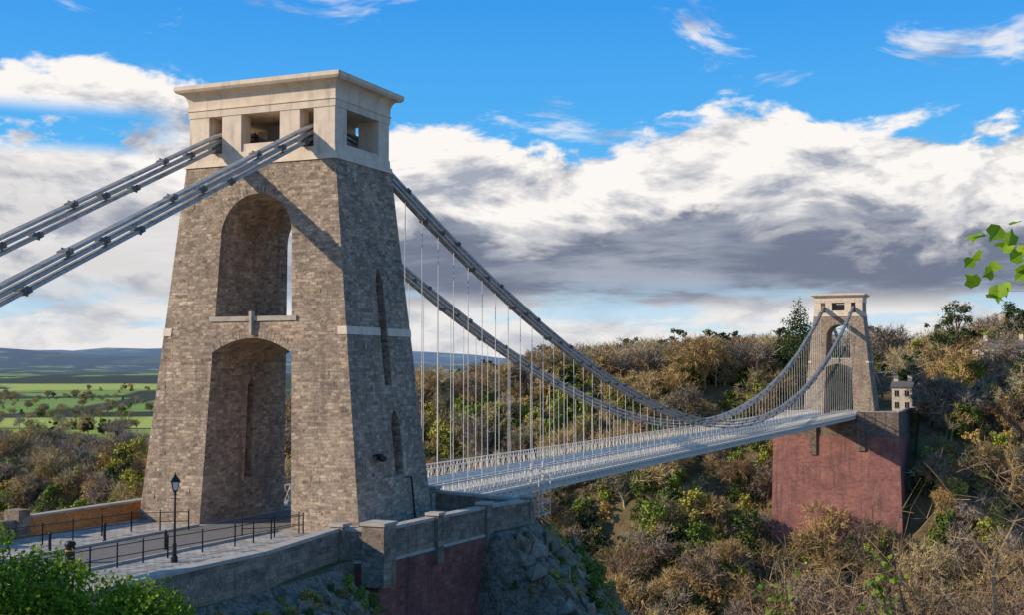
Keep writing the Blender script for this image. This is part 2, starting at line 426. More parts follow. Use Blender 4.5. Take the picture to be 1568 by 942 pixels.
# ------------------------------------------------------------------ terrain
def sstep(a,b_,x):
    t=np.clip((x-a)/(b_-a),0,1); return t*t*(3-2*t)
def fbm(x,y,s,o=4,seed=0):
    return mnoise.fractal(Vector((x/s+seed,y/s-seed,seed*.37)),1.,2.,o)
def Hs(x,y):
    P=np.interp(x,[-1500,-350,-250,-150,-85,-40,0,40,100,200],[-31,-30,-28,-7,2,4.5,5,9,15,20])
    P+=np.clip((y-230)*.035,0,3.0)
    P=P*(1-sstep(430,900,y))+(-46)*sstep(430,900,y)
    r=math.hypot(x,y)
    if y>90:
        t=np.clip((235-y)/86,0,1); z=P-78*t
        if y<250: z+=fbm(x,y,22,4,3)*3.0*min(1,max(0,(250-y)/25)) if not(abs(x)<15 and y>196) else 0
        if y>228:
            w=np.clip(1-(abs(x-3)-13)/12,0,1)*np.clip(1-(y-248)/45,0,1); z=z*(1-w)-1.3*w
        if y>500:
            z+= fbm(x,y,800,3,5)*12*sstep(900,2000,y)
            # low rise of farmland tilting its fields towards the gorge
            z+= 34*sstep(1700,3000,r)
        z+= (np.interp(x,[-9000,-5200,-4300,-3400,-2500,0,6000],[95,140,120,70,42,50,60]))*sstep(3600,6300,r)*(1+.45*fbm(x,y,1300,5,9))
        return float(z)
    z=-75.
    if x<11.2:
        zz=-.35
        if x<-9.5: zz=-.35-.9*(-9.5-x)
        if y>6: zz-= .45*(y-6)+1.3*max(0,y-12)
        z=max(z,zz)
        if x>10.2: z=min(z,-.35)
    else:
        dd=math.hypot(x-42.3,max(0,y+64)) if y>-64 else abs(x-42.3)*.3
        zz=7.4-.28*max(0,dd-3)
        if y>-20: zz-=1.1*(y+20)
        if x<19 and y<-11:
            w=np.clip((19-x)/6,0,1)*np.clip((-11-y)/1.5,0,1)
            bb=-.45-.8*(x-11.2)
            zz=zz*(1-w)+max(bb,zz)*w
        z=max(z,zz)
    if y>-3 and x>4:
        rk=-.4-1.05*max(0,x-13.3)-.5*max(0,y-6)-1.2*max(0,y-13)-6*max(0,.8-y)
        if x>11:
            rk+=(mnoise.voronoi(Vector((x/2.2,y/2.2,0)))[0][0]-.35)*1.8+fbm(x,y,3,5,2)*.8
            if x<14.2 and y<7: rk=min(rk,-.3)
        z=max(z,rk)
    return float(z)
def axis(segs):
    out=[]
    for a,b_,st in segs:
        n=max(1,int(round((b_-a)/st))); out+=list(np.linspace(a,b_,n,endpoint=False))
    out.append(segs[-1][1]); return np.array(out)
xs=axis([(-9000,-2000,220),(-2000,-600,80),(-600,-200,16),(-200,-30,5),(-30,6,2),(6,30,.4),(30,60,2),(60,160,6),(160,600,40),(600,9000,600)])
ysg=axis([(-2000,-150,150),(-150,-70,8),(-70,-32,2),(-32,26,.5),(26,130,6),(130,250,3),(250,500,10),(500,1500,50),(1500,9000,180)])
X,Y=np.meshgrid(xs,ysg)
Z=np.array([[Hs(x,y) for x in xs] for y in ysg])
nv=X.size;nx=len(xs);ny=len(ysg)
me=bpy.data.meshes.new('terrain')
idx=np.arange(nv).reshape(ny,nx)
q=np.stack([idx[:-1,:-1],idx[:-1,1:],idx[1:,1:],idx[1:,:-1]],-1).reshape(-1,4)
me.from_pydata(np.stack([X,Y,Z],-1).reshape(-1,3).tolist(),[],q.tolist())
me.polygons.foreach_set('use_smooth',[True]*len(me.polygons))
def mk_terrain():
    M=NT('terrain_ground',1.);T=M.t
    ge=M.n('ShaderNodeNewGeometry');pos=ge.outputs['Position']
    sp=M.n('ShaderNodeSeparateXYZ');M.l(pos,sp.inputs[0]);sn=M.n('ShaderNodeSeparateXYZ');M.l(ge.outputs['True Normal'],sn.inputs[0])
    n=noise_(T,pos,.25,5,.7);n2=noise_(T,pos,1.7,5,.75)
    scrub=ramp(T,n,[(.3,(.08,.075,.03)),(.5,(.18,.13,.065)),(.7,(.24,.21,.08))])
    rock=ramp(T,n2,[(.3,(.075,.055,.04)),(.47,(.25,.185,.135)),(.55,(.40,.31,.23)),(.62,(.22,.145,.10)),(.70,(.12,.11,.05))])
    steep=smooth_(T,math_(T,'ADD',sn.outputs[2],math_(T,'MULTIPLY',math_(T,'SUBTRACT',n,.5),.9)),.95,.82)
    near=math_(T,'LESS_THAN',sp.outputs[1],60.)
    col=mixc(T,math_(T,'MULTIPLY',steep,near),scrub,rock)
    mp=M.n('ShaderNodeMapping');mp.inputs['Scale'].default_value=(1,.75,0);mp.inputs['Rotation'].default_value=(0,0,.8);M.l(pos,mp.inputs[0])
    def fields(s):
        vo=M.n('ShaderNodeTexVoronoi');vo.inputs['Scale'].default_value=s;M.l(mp.outputs[0],vo.inputs['Vector'])
        sc=M.n('ShaderNodeSeparateColor');M.l(vo.outputs['Color'],sc.inputs[0])
        f=ramp(T,sc.outputs[0],[(.0,(.05,.065,.03)),(.2,(.34,.40,.07)),(.42,(.46,.50,.10)),(.56,(.10,.13,.05)),(.7,(.30,.27,.11)),(.82,(.24,.34,.07))])
        f.node.color_ramp.interpolation='CONSTANT'
        ed=M.n('ShaderNodeTexVoronoi');ed.feature='DISTANCE_TO_EDGE';ed.inputs['Scale'].default_value=s;M.l(mp.outputs[0],ed.inputs['Vector'])
        return mixc(T,smooth_(T,ed.outputs[0],.04,.08,1.,0.),f,(.045,.055,.028))
    ln=M.n('ShaderNodeVectorMath');ln.operation='LENGTH';M.l(pos,ln.inputs[0]);LN=ln.outputs['Value']
    fld=mixc(T,smooth_(T,LN,2200.,2300.),fields(.0032),fields(.0018))
    wood=noise_(T,pos,.0024,5,.75)
    fld=mixc(T,math_(T,'MULTIPLY',smooth_(T,wood,.53,.56),smooth_(T,LN,1500.,1900.)),fld,(.05,.06,.038))
    fld=mixc(T,math_(T,'MULTIPLY',smooth_(T,wood,.44,.48),smooth_(T,LN,4000.,4400.)),fld,(.055,.075,.05))
    col=mixc(T,smooth_(T,LN,480.,620.),col,fld)
    painted_haze=smooth_(T,LN,1200.,8500.,0.,.62)
    col=mixc(T,painted_haze,col,(.22,.31,.44))  # aerial haze painted into the base colour, bluer with distance from the bridge
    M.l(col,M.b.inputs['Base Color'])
    bump(M,n2,1.,.5)
    return M.m
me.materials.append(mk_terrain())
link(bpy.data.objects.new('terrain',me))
ico=bmesh.new();bmesh.ops.create_icosphere(ico,subdivisions=1,radius=1);iv=np.array([v.co[:] for v in ico.verts]);ifc=[[v.index for v in f.verts] for f in ico.faces];ico.free()
def rocks(name,n,x0,x1,y0,y1,smin,smax):
    b=MB()
    for i in range(n):
        x=x0+(x1-x0)*rng.random();y=y0+(y1-y0)*rng.random();s=smin+(smax-smin)*rng.random()**2
        v=iv*(1+.28*rng.normal(size=(len(iv),1)))*np.array([s*(.5+rng.random()*.5),s*(.5+rng.random()*.6),s*(.7+rng.random()*.8)])
        a=rng.random()*6.28;t=.5
        Rz=np.array([[math.cos(a),-math.sin(a),0],[math.sin(a),math.cos(a),0],[0,0,1]]);Rx=np.array([[1,0,0],[0,math.cos(t),-math.sin(t)],[0,math.sin(t),math.cos(t)]])
        v=v@Rz.T@Rx.T+np.array([x,y,Hs(x,y)-.2*s]); b.add(v,ifc)
    return b.obj(name,m_rock)
rocks('rock_outcrop',620,13.9,20,1.2,15,.2,.85)
rocks('rock_outcrop',260,11.9,16,-26,-11.5,.12,.5)

# ------------------------------------------------------------------ abutments, walls, plaza
def poly_prism(mb,pts,z0,z1,mi=0):
    n=len(pts)
    mb.add([(x,y,z0) for x,y in pts]+[(x,y,z1) for x,y in pts],[tuple(range(n-1,-1,-1)),tuple(range(n,2*n))]+[(i,(i+1)%n,n+(i+1)%n,n+i) for i in range(n)],mi)
OUT=[(11.6,-52),(10.95,-25),(11.2,-18.6),(10.05,-10.6),(12.0,-10.2),(12.6,1.3),(13.5,5.8),(5.4,8.6)]
ab=empty('near_abutment')
b=MB()
poly_prism(b,[(-8.3,-52)]+OUT+[(5.2,8.6),(-5.2,8.6),(-8.3,8)],-26,-.55,0)
b.obj('red_retaining_wall',m_red,ab)
b=MB()
poly_prism(b,[(-8.2,-51.9)]+[(x-.1 if x>6 else x,y) for x,y in OUT]+[(5.2,8.5),(-5.2,8.5),(-8.2,7.9)],-.6,-.06,0)
b.obj('fill',m_wall,ab)
pl=empty('plaza')
b=MB(); poly_prism(b,[(-8.1,-51.8)]+[(x-.3 if x>6 else x,y) for x,y in OUT]+[(-5.2,8.4),(-8.1,7.8)],-.06,0.0); b.obj('paving_surface',m_pave,pl)
b=MB(); b.box(-2.6,2.6,-51,6,.004,.008); b.obj('roadway',m_asph,pl)
b=MB()
for s_ in(1,-1):
    b.box(s_*2.68-.08,s_*2.68+.08,-51,-5,.0,.12)
b.obj('kerbs',m_coping,pl)
pw=empty('stone_parapet_wall')
b=MB();c=MB()
def wall_seg(p,q,t=.5,z0=-.6,z1=1.05,mbw=None,mbc=None):
    p=Vector((*p,0));q=Vector((*q,0));d=(q-p).normalized();nrm=Vector((d.y,-d.x,0))
    def quad(o0,o1,z,e=0): return [(*(p-d*e+nrm*o1).xy,z),(*(q+d*e+nrm*o1).xy,z),(*(q+d*e-nrm*o0).xy,z),(*(p-d*e-nrm*o0).xy,z)]
    (mbw or b).hexa(quad(t,.03,z0),quad(t,.03,z1)); (mbc or c).hexa(quad(t+.07,.10,z1),quad(t+.05,.08,z1+.15))
for i in range(len(OUT)-1):
    wall_seg(OUT[i],OUT[i+1])
def pier(x,y,s=.42,z0=-1.2,z1=1.28,cap=.14):
    b.box(x-s,x+s,y-s,y+s,z0,z1); c.box(x-s-.07,x+s+.07,y-s-.07,y+s+.07,z1,z1+cap)
for (x,y) in [(10.0,-10.5),(13.2,5.7),(5.5,8.4),(12.2,-4.5),(12.45,1.2)]: pier(x,y,.34)
pier(11.85,-9.9,.62,-1.6,1.35,.16)
for i in range(3,len(OUT)-1):
    wall_seg(OUT[i],OUT[i+1],.3,-.62,-.5)
b.box(6.2,7.2,4.9,5.4,0,1.3)
b.obj('wall_body',m_wall,pw);c.obj('coping',m_coping,pw)
bw=empty('brick_boundary_wall')
b=MB();c=MB()
b.box(-8.7,-8.3,-12.5,8,-1,1.0);c.box(-8.78,-8.22,-12.5,8,1.0,1.12)
b.obj('brickwork',m_orange,bw);c.obj('coping',m_coping,bw)
b=MB(); b.box(-8.8,-8.2,-52,-12.6,-1,1.0); b.box(-9.0,-8.0,-13.2,-12.4,-1,1.5); b.box(-9,-8,-17.4,-16.6,-1,1.5); b.obj('stone_section',m_wall,bw)

fa=empty('far_abutment')
def frx(mb,x0,x1,y0,y1,z0,X0,X1,Y0,Y1,z1,mi=0):
    mb.hexa([(x0,y0,z0),(x1,y0,z0),(x1,y1,z0),(x0,y1,z0)],[(X0,Y0,z1),(X1,Y0,z1),(X1,Y1,z1),(X0,Y1,z1)],mi)
b=MB(); frx(b,-13.,14.3,199,236,-48,-12.2,13.4,201,236,-5.2);
b.obj('red_masonry',m_redfar,fa)
b=MB(); frx(b,-12.1,13.3,201.1,236,-5.2,-12.0,13.2,201.3,236,-2.2)
b.box(-12.0,-4.9,201.3,201.8,-2.2,-.1);b.box(4.9,13.2,201.3,201.8,-2.2,-.1);b.box(12.7,13.2,201.8,236,-2.2,-.1);b.box(-12.0,-11.5,201.8,236,-2.2,-.1)
b.box(-12.2,13.4,201.0,236.2,-5.35,-5.0)
frx(b,-4.5,-3.2,200.5,202,-9,-4.5,-3.2,200.7,202,-2.4); frx(b,5,6.6,200.5,202,-8,5,6.6,200.7,202,-2.4)
b.obj('upper_masonry',m_far_top,fa)
b=MB(); b.box(-11.5,12.7,201.8,236,-2.2,-.95); b.obj('roadbed',m_asph,fa)
b=MB(); b.box(-12.1,-4.8,201.2,201.9,-.1,.08);b.box(4.8,13.3,201.2,201.9,-.1,.08);b.box(12.6,13.3,201.9,236,-.1,.08); b.obj('coping',m_coping,fa)

# ------------------------------------------------------------------ street furniture
lp=empty('street_lamp',(4.6,-16.3,0))
b=MB()
b.lathe((0,0,0),[(.16,0),(.16,.25),(.11,.32),(.09,.8),(.11,.84),(.06,.9),(.05,2.2),(.07,2.24),(.05,2.28),(.04,3.1),(.08,3.14),(.04,3.2),(.1,3.3)],12)
b.beam((-.28,0,2.95),(.28,0,2.95),.03,.03)
for i in range(4):
    t=i*math.pi/2;b.beam((.125*math.cos(t),.125*math.sin(t),3.3),(.235*math.cos(t),.235*math.sin(t),3.72),.025,.025)
b.lathe((0,0,0),[(.30,3.72),(.31,3.76),(.16,3.93),(.10,3.95),(.10,4.02),(.03,4.06),(.03,4.14),(.001,4.2)],4)
b.lathe((0,0,0),[(.001,3.3),(.14,3.3),(.14,3.34)],4)
b.obj('post_and_frame',m_black,lp)
b=MB();b.lathe((0,0,0),[(.115,3.34),(.22,3.72)],4);b.obj('lantern_glass',m_glass,lp)
def railing(name,pts,h=1.0):
    e=empty(name);b=MB()
    for i in range(len(pts)-1):
        p=Vector((*pts[i],0));q=Vector((*pts[i+1],0));L=(q-p).length;n=max(1,round(L/1.9))
        for k in range(n+1):
            c_=p.lerp(q,k/n); b.tube(c_,c_+Vector((0,0,h+.05)),.04,.035,8)
            b.lathe(tuple(c_+Vector((0,0,h+.05))),[(.0,.1),(.055,.05),(.0,-.01)],8)
        for z in(h,h*.5): b.tube(p+Vector((0,0,z)),q+Vector((0,0,z)),.022,.022,6)
    b.obj('posts_and_rails',m_black,e)
railing('iron_railing',[(3.0,-26),(3.1,-20.2),(3.5,-15.4),(4.1,-10.9),(4.3,-8.0),(4.6,-5.4)])
railing('iron_railing',[(-6.2,-18),(-5.3,-14.3),(-4.8,-10.5),(-4.6,-8.4),(-2.2,-6.5)])
railing('iron_railing',[(2.6,-8.2),(3.9,-7.1),(4.2,-5.2)])
bo=empty('litter_bin',(.3,-18.4,0))
b=MB();b.lathe((0,0,0),[(.2,0),(.22,.05),(.22,.8),(.26,.82),(.26,.9),(.2,1.0),(.001,1.04)],14);b.obj('body',m_black,bo)
b=MB();b.lathe((0,0,0),[(.225,.55),(.225,.62)],14);b.obj('yellow_stripe',m_yellow,bo)
for i,(x,y) in enumerate([(-3.3,-12),(-3.2,-16),(1.6,-13.2)]):
    o=empty('bollard',(x,y,0));b=MB();b.lathe((0,0,0),[(.12,0),(.1,.08),(.08,.12),(.07,.8),(.1,.83),(.1,.88),(.05,.95),(.001,1.0)],10);b.obj('post',m_black,o)

# ------------------------------------------------------------------ vegetation prototypes
def leafcards(cent,rad,n,size,rg,inner=.55):
    cent=np.array(cent,float);rad=np.array(rad,float)
    w=rad[:,0]*rad[:,1];k=rg.choice(len(cent),n,p=w/w.sum())
    d=rg.normal(size=(n,3));d/=np.linalg.norm(d,axis=1)[:,None]
    r=inner+(1-inner)*rg.random(n)**.6; r*=1+.16*rg.normal(size=n)
    p=cent[k]+d*rad[k]*r[:,None]
    nn=d*.6+rg.normal(size=(n,3))*.6; nn/=np.linalg.norm(nn,axis=1)[:,None]
    a=np.cross(nn,rg.normal(size=(n,3)));a/=np.linalg.norm(a,axis=1)[:,None];c=np.cross(nn,a)
    s=size*(.5+rg.random(n))[:,None]
    return np.stack([p-a*s*.5,p+c*s*.38,p+a*s*.5,p-c*s*.38],1).reshape(-1,3)
def quads(n): return np.arange(4*n).reshape(-1,4).tolist()
def bare(b,rg,base,h,levels=4,spread=.55,r0=None,mi=0,twigs=4,tw=.05,kids=(4,5,4,3),lean=0):
    r0=r0 or h*.02
    def rec(p,d,L,r,lv):
        nseg=3 if lv==0 else 2
        pts=[p]
        for s in range(nseg):
            d=(d+Vector(rg.normal(size=3))*.13+Vector((0,0,.06))).normalized(); pts.append(pts[-1]+d*L/nseg)
        for s in range(nseg):
            ra=r*(1-.5*s/nseg);rb=r*(1-.5*(s+1)/nseg)
            if lv<2: b.tube(pts[s],pts[s+1],ra,rb,5 if lv==0 else 3,mi,cap=False)
            else:
                e=d.cross(Vector(rg.normal(size=3))).normalized()*max(ra,tw*.4)
                b.add([pts[s]-e,pts[s]+e,pts[s+1]+e*.6,pts[s+1]-e*.6],[(0,1,2,3)],mi)
        if lv>=levels:
            for k in range(twigs):
                t=rg.random();q=pts[0].lerp(pts[-1],t);dd=(d+Vector(rg.normal(size=3))*.7).normalized()*L*(.5+rg.random()*.6)
                e=dd.cross(Vector(rg.normal(size=3))).normalized()*tw*.5
                b.add([q-e,q+e,q+dd],[(0,1,2)],mi)
            return
        nk=kids[min(lv,len(kids)-1)]
        for k in range(nk):
            t=(.35 if lv==0 else .3)+.65*(k+rg.random())/nk
            i=min(nseg-1,int(t*nseg));q=pts[i].lerp(pts[i+1],t*nseg-i)
            side=d.cross(Vector(rg.normal(size=3))).normalized()
            nd=(d*(1-spread*.6)+side*spread*(1+.4*rg.random())).normalized()
            rec(q,nd,L*(.55+.2*rg.random()),r*(.5),lv+1)
    rec(Vector(base),Vector((lean,0,1)),h*.5,r0,0)
protos=bpy.data.collections.new('woodland_species')
def proto(name,fn,mats):
    b=MB();fn(b);o=b.obj(name,mats,do_link=False);protos.objects.link(o);return o
def f_bare(seed,h,kids=(7,5,4,4),spread=.6,levels=3,twigs=6,tw=.12):
    def f(b):
        rg=np.random.default_rng(seed); bare(b,rg,(0,0,-.5),h,levels,spread,h*.028,0,twigs,tw,kids)
    return f
def f_leafy(seed,h,w,n,size,nb=9,trunk=True,low=.25,inner=.3):
    def f(b):
        rg=np.random.default_rng(seed);cs=[];rs=[]
        for i in range(nb):
            t=rg.random();a=rg.random()*6.28;rr=w*.5*(1-.6*t)*rg.random()**.5
            s=w*(.10+.15*rg.random())*(1-.35*t)
            cs.append((rr*math.cos(a),rr*math.sin(a),h*(low+(1-low)*t)-s*.3));rs.append((s,s,s*.85))
        v=leafcards(cs,rs,n,size,rg,inner); b.add(v,quads(n),0)
        if trunk:
            b.tube((0,0,-.5),(0,0,h*.75),h*.02,h*.008,5,1)
            for c_ in cs: b.tube((0,0,max(.2,c_[2]*.6)),c_,h*.008,h*.003,3,1)
    return f
def f_mix(seed,h):
    def f(b):
        f_bare(seed,h,(7,5,4))(b)
        rg=np.random.default_rng(seed+1);n=600
        cs=[(rg.normal()*h*.06,rg.normal()*h*.06,h*t) for t in np.linspace(.1,.62,6)];rs=[(h*.11,h*.11,h*.1)]*6
        b.add(leafcards(cs,rs,n,.42,rg,.3),quads(n),1)
    return f
def f_conifer(seed,h,w,n):
    def f(b):
        rg=np.random.default_rng(seed);cs=[];rs=[]
        for i in range(34):
            t=i/33;a=rg.random()*6.28;env=w*.5*(math.sin(min(1,t*1.8+.25)*math.pi/2)*(1-t**3.2)+.12)
            rr=env*.6*rg.random();cs.append((rr*math.cos(a),rr*math.sin(a),h*(.06+.9*t)));s=env*.7;rs.append((s,s,h*.05))
        b.add(leafcards(cs,rs,n,.4,rg,.35),quads(n),0);b.tube((0,0,-.5),(0,0,h*.9),h*.02,.03,5,1)
    return f
proto('s0_bare_tree',f_bare(1,10.5,(8,6,5)),[m_twig])
proto('s1_bare_tree',f_bare(2,9,(9,6,5),.8),[m_twig])
proto('s2_bare_tree',f_bare(3,12.5,(7,6,5),.5),[m_twig])
proto('s3_ivy_tree',f_mix(5,10.),[m_twig,m_ivy])
proto('s4_ivy_shrub',f_leafy(6,5.5,7,1100,.52,20,True,.08),[m_ivy,m_bark])
proto('s5_dry_shrub',f_leafy(7,4.8,7,1000,.48,22,True,.06),[m_gold,m_bark])
proto('s6_evergreen',f_leafy(8,11,8,1900,.52,18,True,.3),[m_ever,m_bark])
proto('s7_green_tree',f_leafy(9,8.5,7.5,1300,.52,22,True,.25),[m_ivy,m_bark])
pts=[];sc=[];rz=[];ix=[]
def inview(x,y,m=.06):
    a=math.atan2(x-42.3,y+64)+.4078
    return abs(a)<.39+m
def put(x,y,k,s,dzv=-.3):
    pts.append((x,y,Hs(x,y)+dzv));sc.append(s);rz.append(rng.random()*6.28);ix.append(k)
def scatter(n,x0,x1,y0,y1,probs,smin,smax,ok=lambda x,y:True):
    for c in range(n):
        x=x0+(x1-x0)*rng.random();y=y0+(y1-y0)*rng.random()
        if not ok(x,y) or not inview(x,y):continue
        pr=np.array(probs,float)
        g=fbm(x,y,28,2,17)
        if y>100:
            pr[[4,7,6]]*= (3. if g>.08 else .5); pr[[5]]*=(2.4 if g<-.12 else .7)
        k=rng.choice(8,p=pr/pr.sum()); put(x,y,k,smin+(smax-smin)*rng.random()**1.3)
def ok(x,y):
    if -15<x<16.5 and 198<y<241: return False
    if abs(x)<8 and y<300 and y>230: return False
    if 4<x<20 and 236<y<253: return False
    if 236<y<264 and abs(x-(31.5+(258-y)*.033))<(9 if y>248 else 7.5): return False
    if 262<y<300 and abs(x-(-40+(296-y)*.228))<6: return False
    return True
scatter(2400,-330,100,160,234,[2.6,2.4,2.4,2.8,1.7,2.4,.25,1.4],.6,1.25,ok)
scatter(950,-90,110,234,300,[3,2,3.4,2.4,.6,.8,.9,1],.7,1.35,ok)
scatter(650,-420,-60,232,350,[3,2,3,1.5,.8,.8,.4,.7],.75,1.2,ok)
scatter(350,-200,100,290,400,[3,2,3,2,.3,.3,1.2,.8],1.0,1.5,ok)
def okl(x,y):
    r=math.hypot(x,y)
    if 980<r<1330: return False
    return fbm(x,y,140,3,11)>-.03 and r>430
scatter(1500,-1400,-180,260,1500,[3,2,3,1,.6,.6,.5,.8],.8,1.25,okl)
def okm(x,y):
    r=math.hypot(x,y); return 1330<r<2300 and fbm(x,y,260,3,21)>.10
scatter(1700,-2200,-500,700,2300,[3,2,3,1,.6,.3,1,1.2],1.0,1.5,okm)
def okn(x,y): return (x>13.5 or y>9)
scatter(150,9,26,6,26,[0,0,0,0,2,2,0,0],.12,.32,okn)
scatter(170,14,26,-2,14,[0,0,0,0,2,1.4,0,0],.08,.22)
scatter(130,11.8,17,-28,-12,[0,0,0,0,3,2,0,0],.07,.2)
me=bpy.data.meshes.new('woodland');me.from_pydata(pts,[],[])
for nm,ty,dat in(('sc','FLOAT',sc),('rz','FLOAT',rz),('ix','INT',ix)):
    a=me.attributes.new(nm,ty,'POINT');a.data.foreach_set('value',np.array(dat,dtype=np.float32 if ty=='FLOAT' else np.int32))
wo=link(bpy.data.objects.new('woodland',me))
ng=bpy.data.node_groups.new('scatter','GeometryNodeTree')
ng.interface.new_socket('Geometry',in_out='INPUT',socket_type='NodeSocketGeometry');ng.interface.new_socket('Geometry',in_out='OUTPUT',socket_type='NodeSocketGeometry')
N=ng.nodes;gi=N.new('NodeGroupInput');go=N.new('NodeGroupOutput');ip=N.new('GeometryNodeInstanceOnPoints');ci=N.new('GeometryNodeCollectionInfo')
ci.inputs['Collection'].default_value=protos;ci.inputs['Separate Children'].default_value=True;ci.inputs['Reset Children'].default_value=True
def na(nm,ty):
    n=N.new('GeometryNodeInputNamedAttribute');n.data_type=ty;n.inputs['Name'].default_value=nm;return [o for o in n.outputs if o.enabled][0]
cx=N.new('ShaderNodeCombineXYZ')
ng.links.new(na('rz','FLOAT'),cx.inputs[2]);ng.links.new(cx.outputs[0],ip.inputs['Rotation'])
ng.links.new(na('sc','FLOAT'),ip.inputs['Scale']);ng.links.new(na('ix','INT'),ip.inputs['Instance Index']);ip.inputs['Pick Instance'].default_value=True
ng.links.new(gi.outputs[0],ip.inputs['Points']);ng.links.new(ci.outputs[0],ip.inputs['Instance']);ng.links.new(ip.outputs[0],go.inputs[0])
wo.modifiers.new('scatter','NODES').node_group=ng

def single(name,loc,fn,mats,s=1,rz_=0):
    b=MB();fn(b);o=b.obj(name,mats);o.location=loc;o.scale=(s,s,s);o.rotation_euler=(0,0,rz_);return o
single('cypress_tree',(-13.8,242,2.5),f_conifer(21,24,12,8000),[m_ever,m_bark])
single('cypress_tree',(-19.5,246,3),f_conifer(22,15,7,3000),[m_ever,m_bark])
single('cedar_tree',(20.5,264,8),f_leafy(31,17,12,4200,.45,24,True,.35,.2),[m_ever,m_bark])
single('cedar_tree',(33,292,12),f_leafy(32,14,12,3800,.45,22,True,.35,.2),[m_ever,m_bark])
single('holm_oak_tree',(-33,262,5),f_leafy(33,13,12,4000,.45,22,True,.3,.2),[m_ever,m_bark])
single('oak_tree',(22.5,250,5.5),f_leafy(35,8,7,2400,.42,20,True,.2,.2),[m_ivy,m_bark])

m_hwall=plain('pale_render',(.60,.51,.41),.9,.2,1,dark=(.40,.34,.28));m_roof=plain('slate_roof',(.13,.12,.12),.8,.2,4);m_hstone=masonry('house_stone',(.34,.23,.15),(.52,.38,.26),(.3,.22,.16),.6,.3)
def house(name,loc,w,d_,h,rh,mw,rz_=0,rows=2,cols=4):
    e=empty(name,loc);e.rotation_euler=(0,0,rz_)
    b=MB();b.box(-w/2,w/2,-d_/2,d_/2,-4,h);
    for s_ in(-1,1): b.add([(s_*w/2,-d_/2,h),(s_*w/2,d_/2,h),(s_*w/2,0,h+rh-.05)],[(0,1,2) if s_>0 else (2,1,0)])
    b.obj('walls',mw,e)
    b=MB()
    for s_ in(-1,1): b.hexa([(-w/2-.3,s_*(d_/2+.3),h-.1),(w/2+.3,s_*(d_/2+.3),h-.1),(w/2+.3,0,h+rh-.02),(-w/2-.3,0,h+rh-.02)],[(-w/2-.3,s_*(d_/2+.3),h+.1),(w/2+.3,s_*(d_/2+.3),h+.1),(w/2+.3,0,h+rh+.15),(-w/2-.3,0,h+rh+.15)])
    b.obj('roof',m_roof,e)
    b=MB();f=MB()
    for r in range(rows):
        for c_ in range(cols):
            x=-w/2+w*(c_+.5)/cols;z=h*(r+.45)/rows
            b.box(x-.5,x+.5,-d_/2-.02,-d_/2+.1,z-.7,z+.7);f.box(x-.65,x+.65,-d_/2-.06,-d_/2-.01,z-.85,z-.7);f.box(x-.03,x+.03,-d_/2-.05,-d_/2-.02,z-.7,z+.7)
    b.obj('windows',m_dark,e);f.obj('sills',m_coping,e)
    b=MB()
    for x in(-w*.35,w*.35): b.box(x-.5,x+.5,-.4,.4,h,h+rh+1.5)
    b.obj('chimneys',mw,e)
house('white_villa',(31.5,258,8.4),12,8,5.2,1.8,m_hwall,-.3,2,5)
house('stone_villa',(-40,296,8.0),8,8,7.0,2.2,m_hstone,.1,3,3)
house('toll_house',(9.8,243,-.9),4.5,6,5.4,1.3,m_hwall,.0,2,2)
house('toll_house',(14.8,246,-.9),4.5,5,3.6,1.3,m_hstone,.1,1,2)

# ------------------------------------------------------------------ foreground plants
rg=np.random.default_rng(50)
def bush(name,blobs,n,size,mat,inner=.8):
    b=MB();cs=[c_[:3] for c_ in blobs];rs=[c_[3:] for c_ in blobs]
    v=leafcards(cs,rs,n,size,rg,inner);b.add(v,quads(n),0)
    for c_ in cs: b.tube((c_[0],c_[1],Hs(c_[0],c_[1])-.3),c_,.08,.03,5,1)
    return b.obj(name,[mat,m_bark])
bl=[]
for k in range(40):
    t=rg.random();x=11.0+7.2*t+rg.normal()*.3;y=-38+5.5*t+rg.normal()*.8
    top=4.9-3.5*t+rg.normal()*.3; s=.5+.5*rg.random()
    bl.append((x,y,top-s,s*1.2,s*1.2,s))
    bl.append((x+rg.normal()*.4,y+rg.normal()*.4,top-s-1.4,s*1.5,s*1.5,s*1.3))
bush('ivy_bush',bl,60000,.12,m_bush,.6)
def shrub(loc,h,seed,spread=.8,n=3):
    b=MB();r_=np.random.default_rng(seed)
    for k in range(n):
        bare(b,r_,(r_.normal()*.5,r_.normal()*.5,-.3),h*(.65+.5*r_.random()),4,spread,h*.014,0,2,.022,(5,4,4,3),lean=r_.normal()*.35)
    o=b.obj('bare_shrub',[m_brtwig]);o.location=loc;return o
for i,(x,y,top) in enumerate([(37.0,-31.5,3.9),(38.8,-33,5.6),(40.2,-29,5.2),(41.4,-33,5.9),(42.8,-31,6.9)]):
    z=Hs(x,y); shrub((x,y,z),(top-z)*1.15,60+i)
def ivyleaf(b,p,s,r_,mi=0):
    n=Vector(r_.normal(size=3)+np.array([0,-.8,.5])).normalized();a=n.cross(Vector(r_.normal(size=3))).normalized();c_=n.cross(a)
    sh=[(0,-.5),(.42,-.3),(.5,.15),(.18,.25),(0,.6),(-.18,.25),(-.5,.15),(-.42,-.3)]
    vs=[p]+[p+a*x*s+c_*y*s+n*(abs(x)*.25*s) for x,y in sh]
    b.add(vs,[(0,i+1,(i+1)%8+1) for i in range(8)],mi)
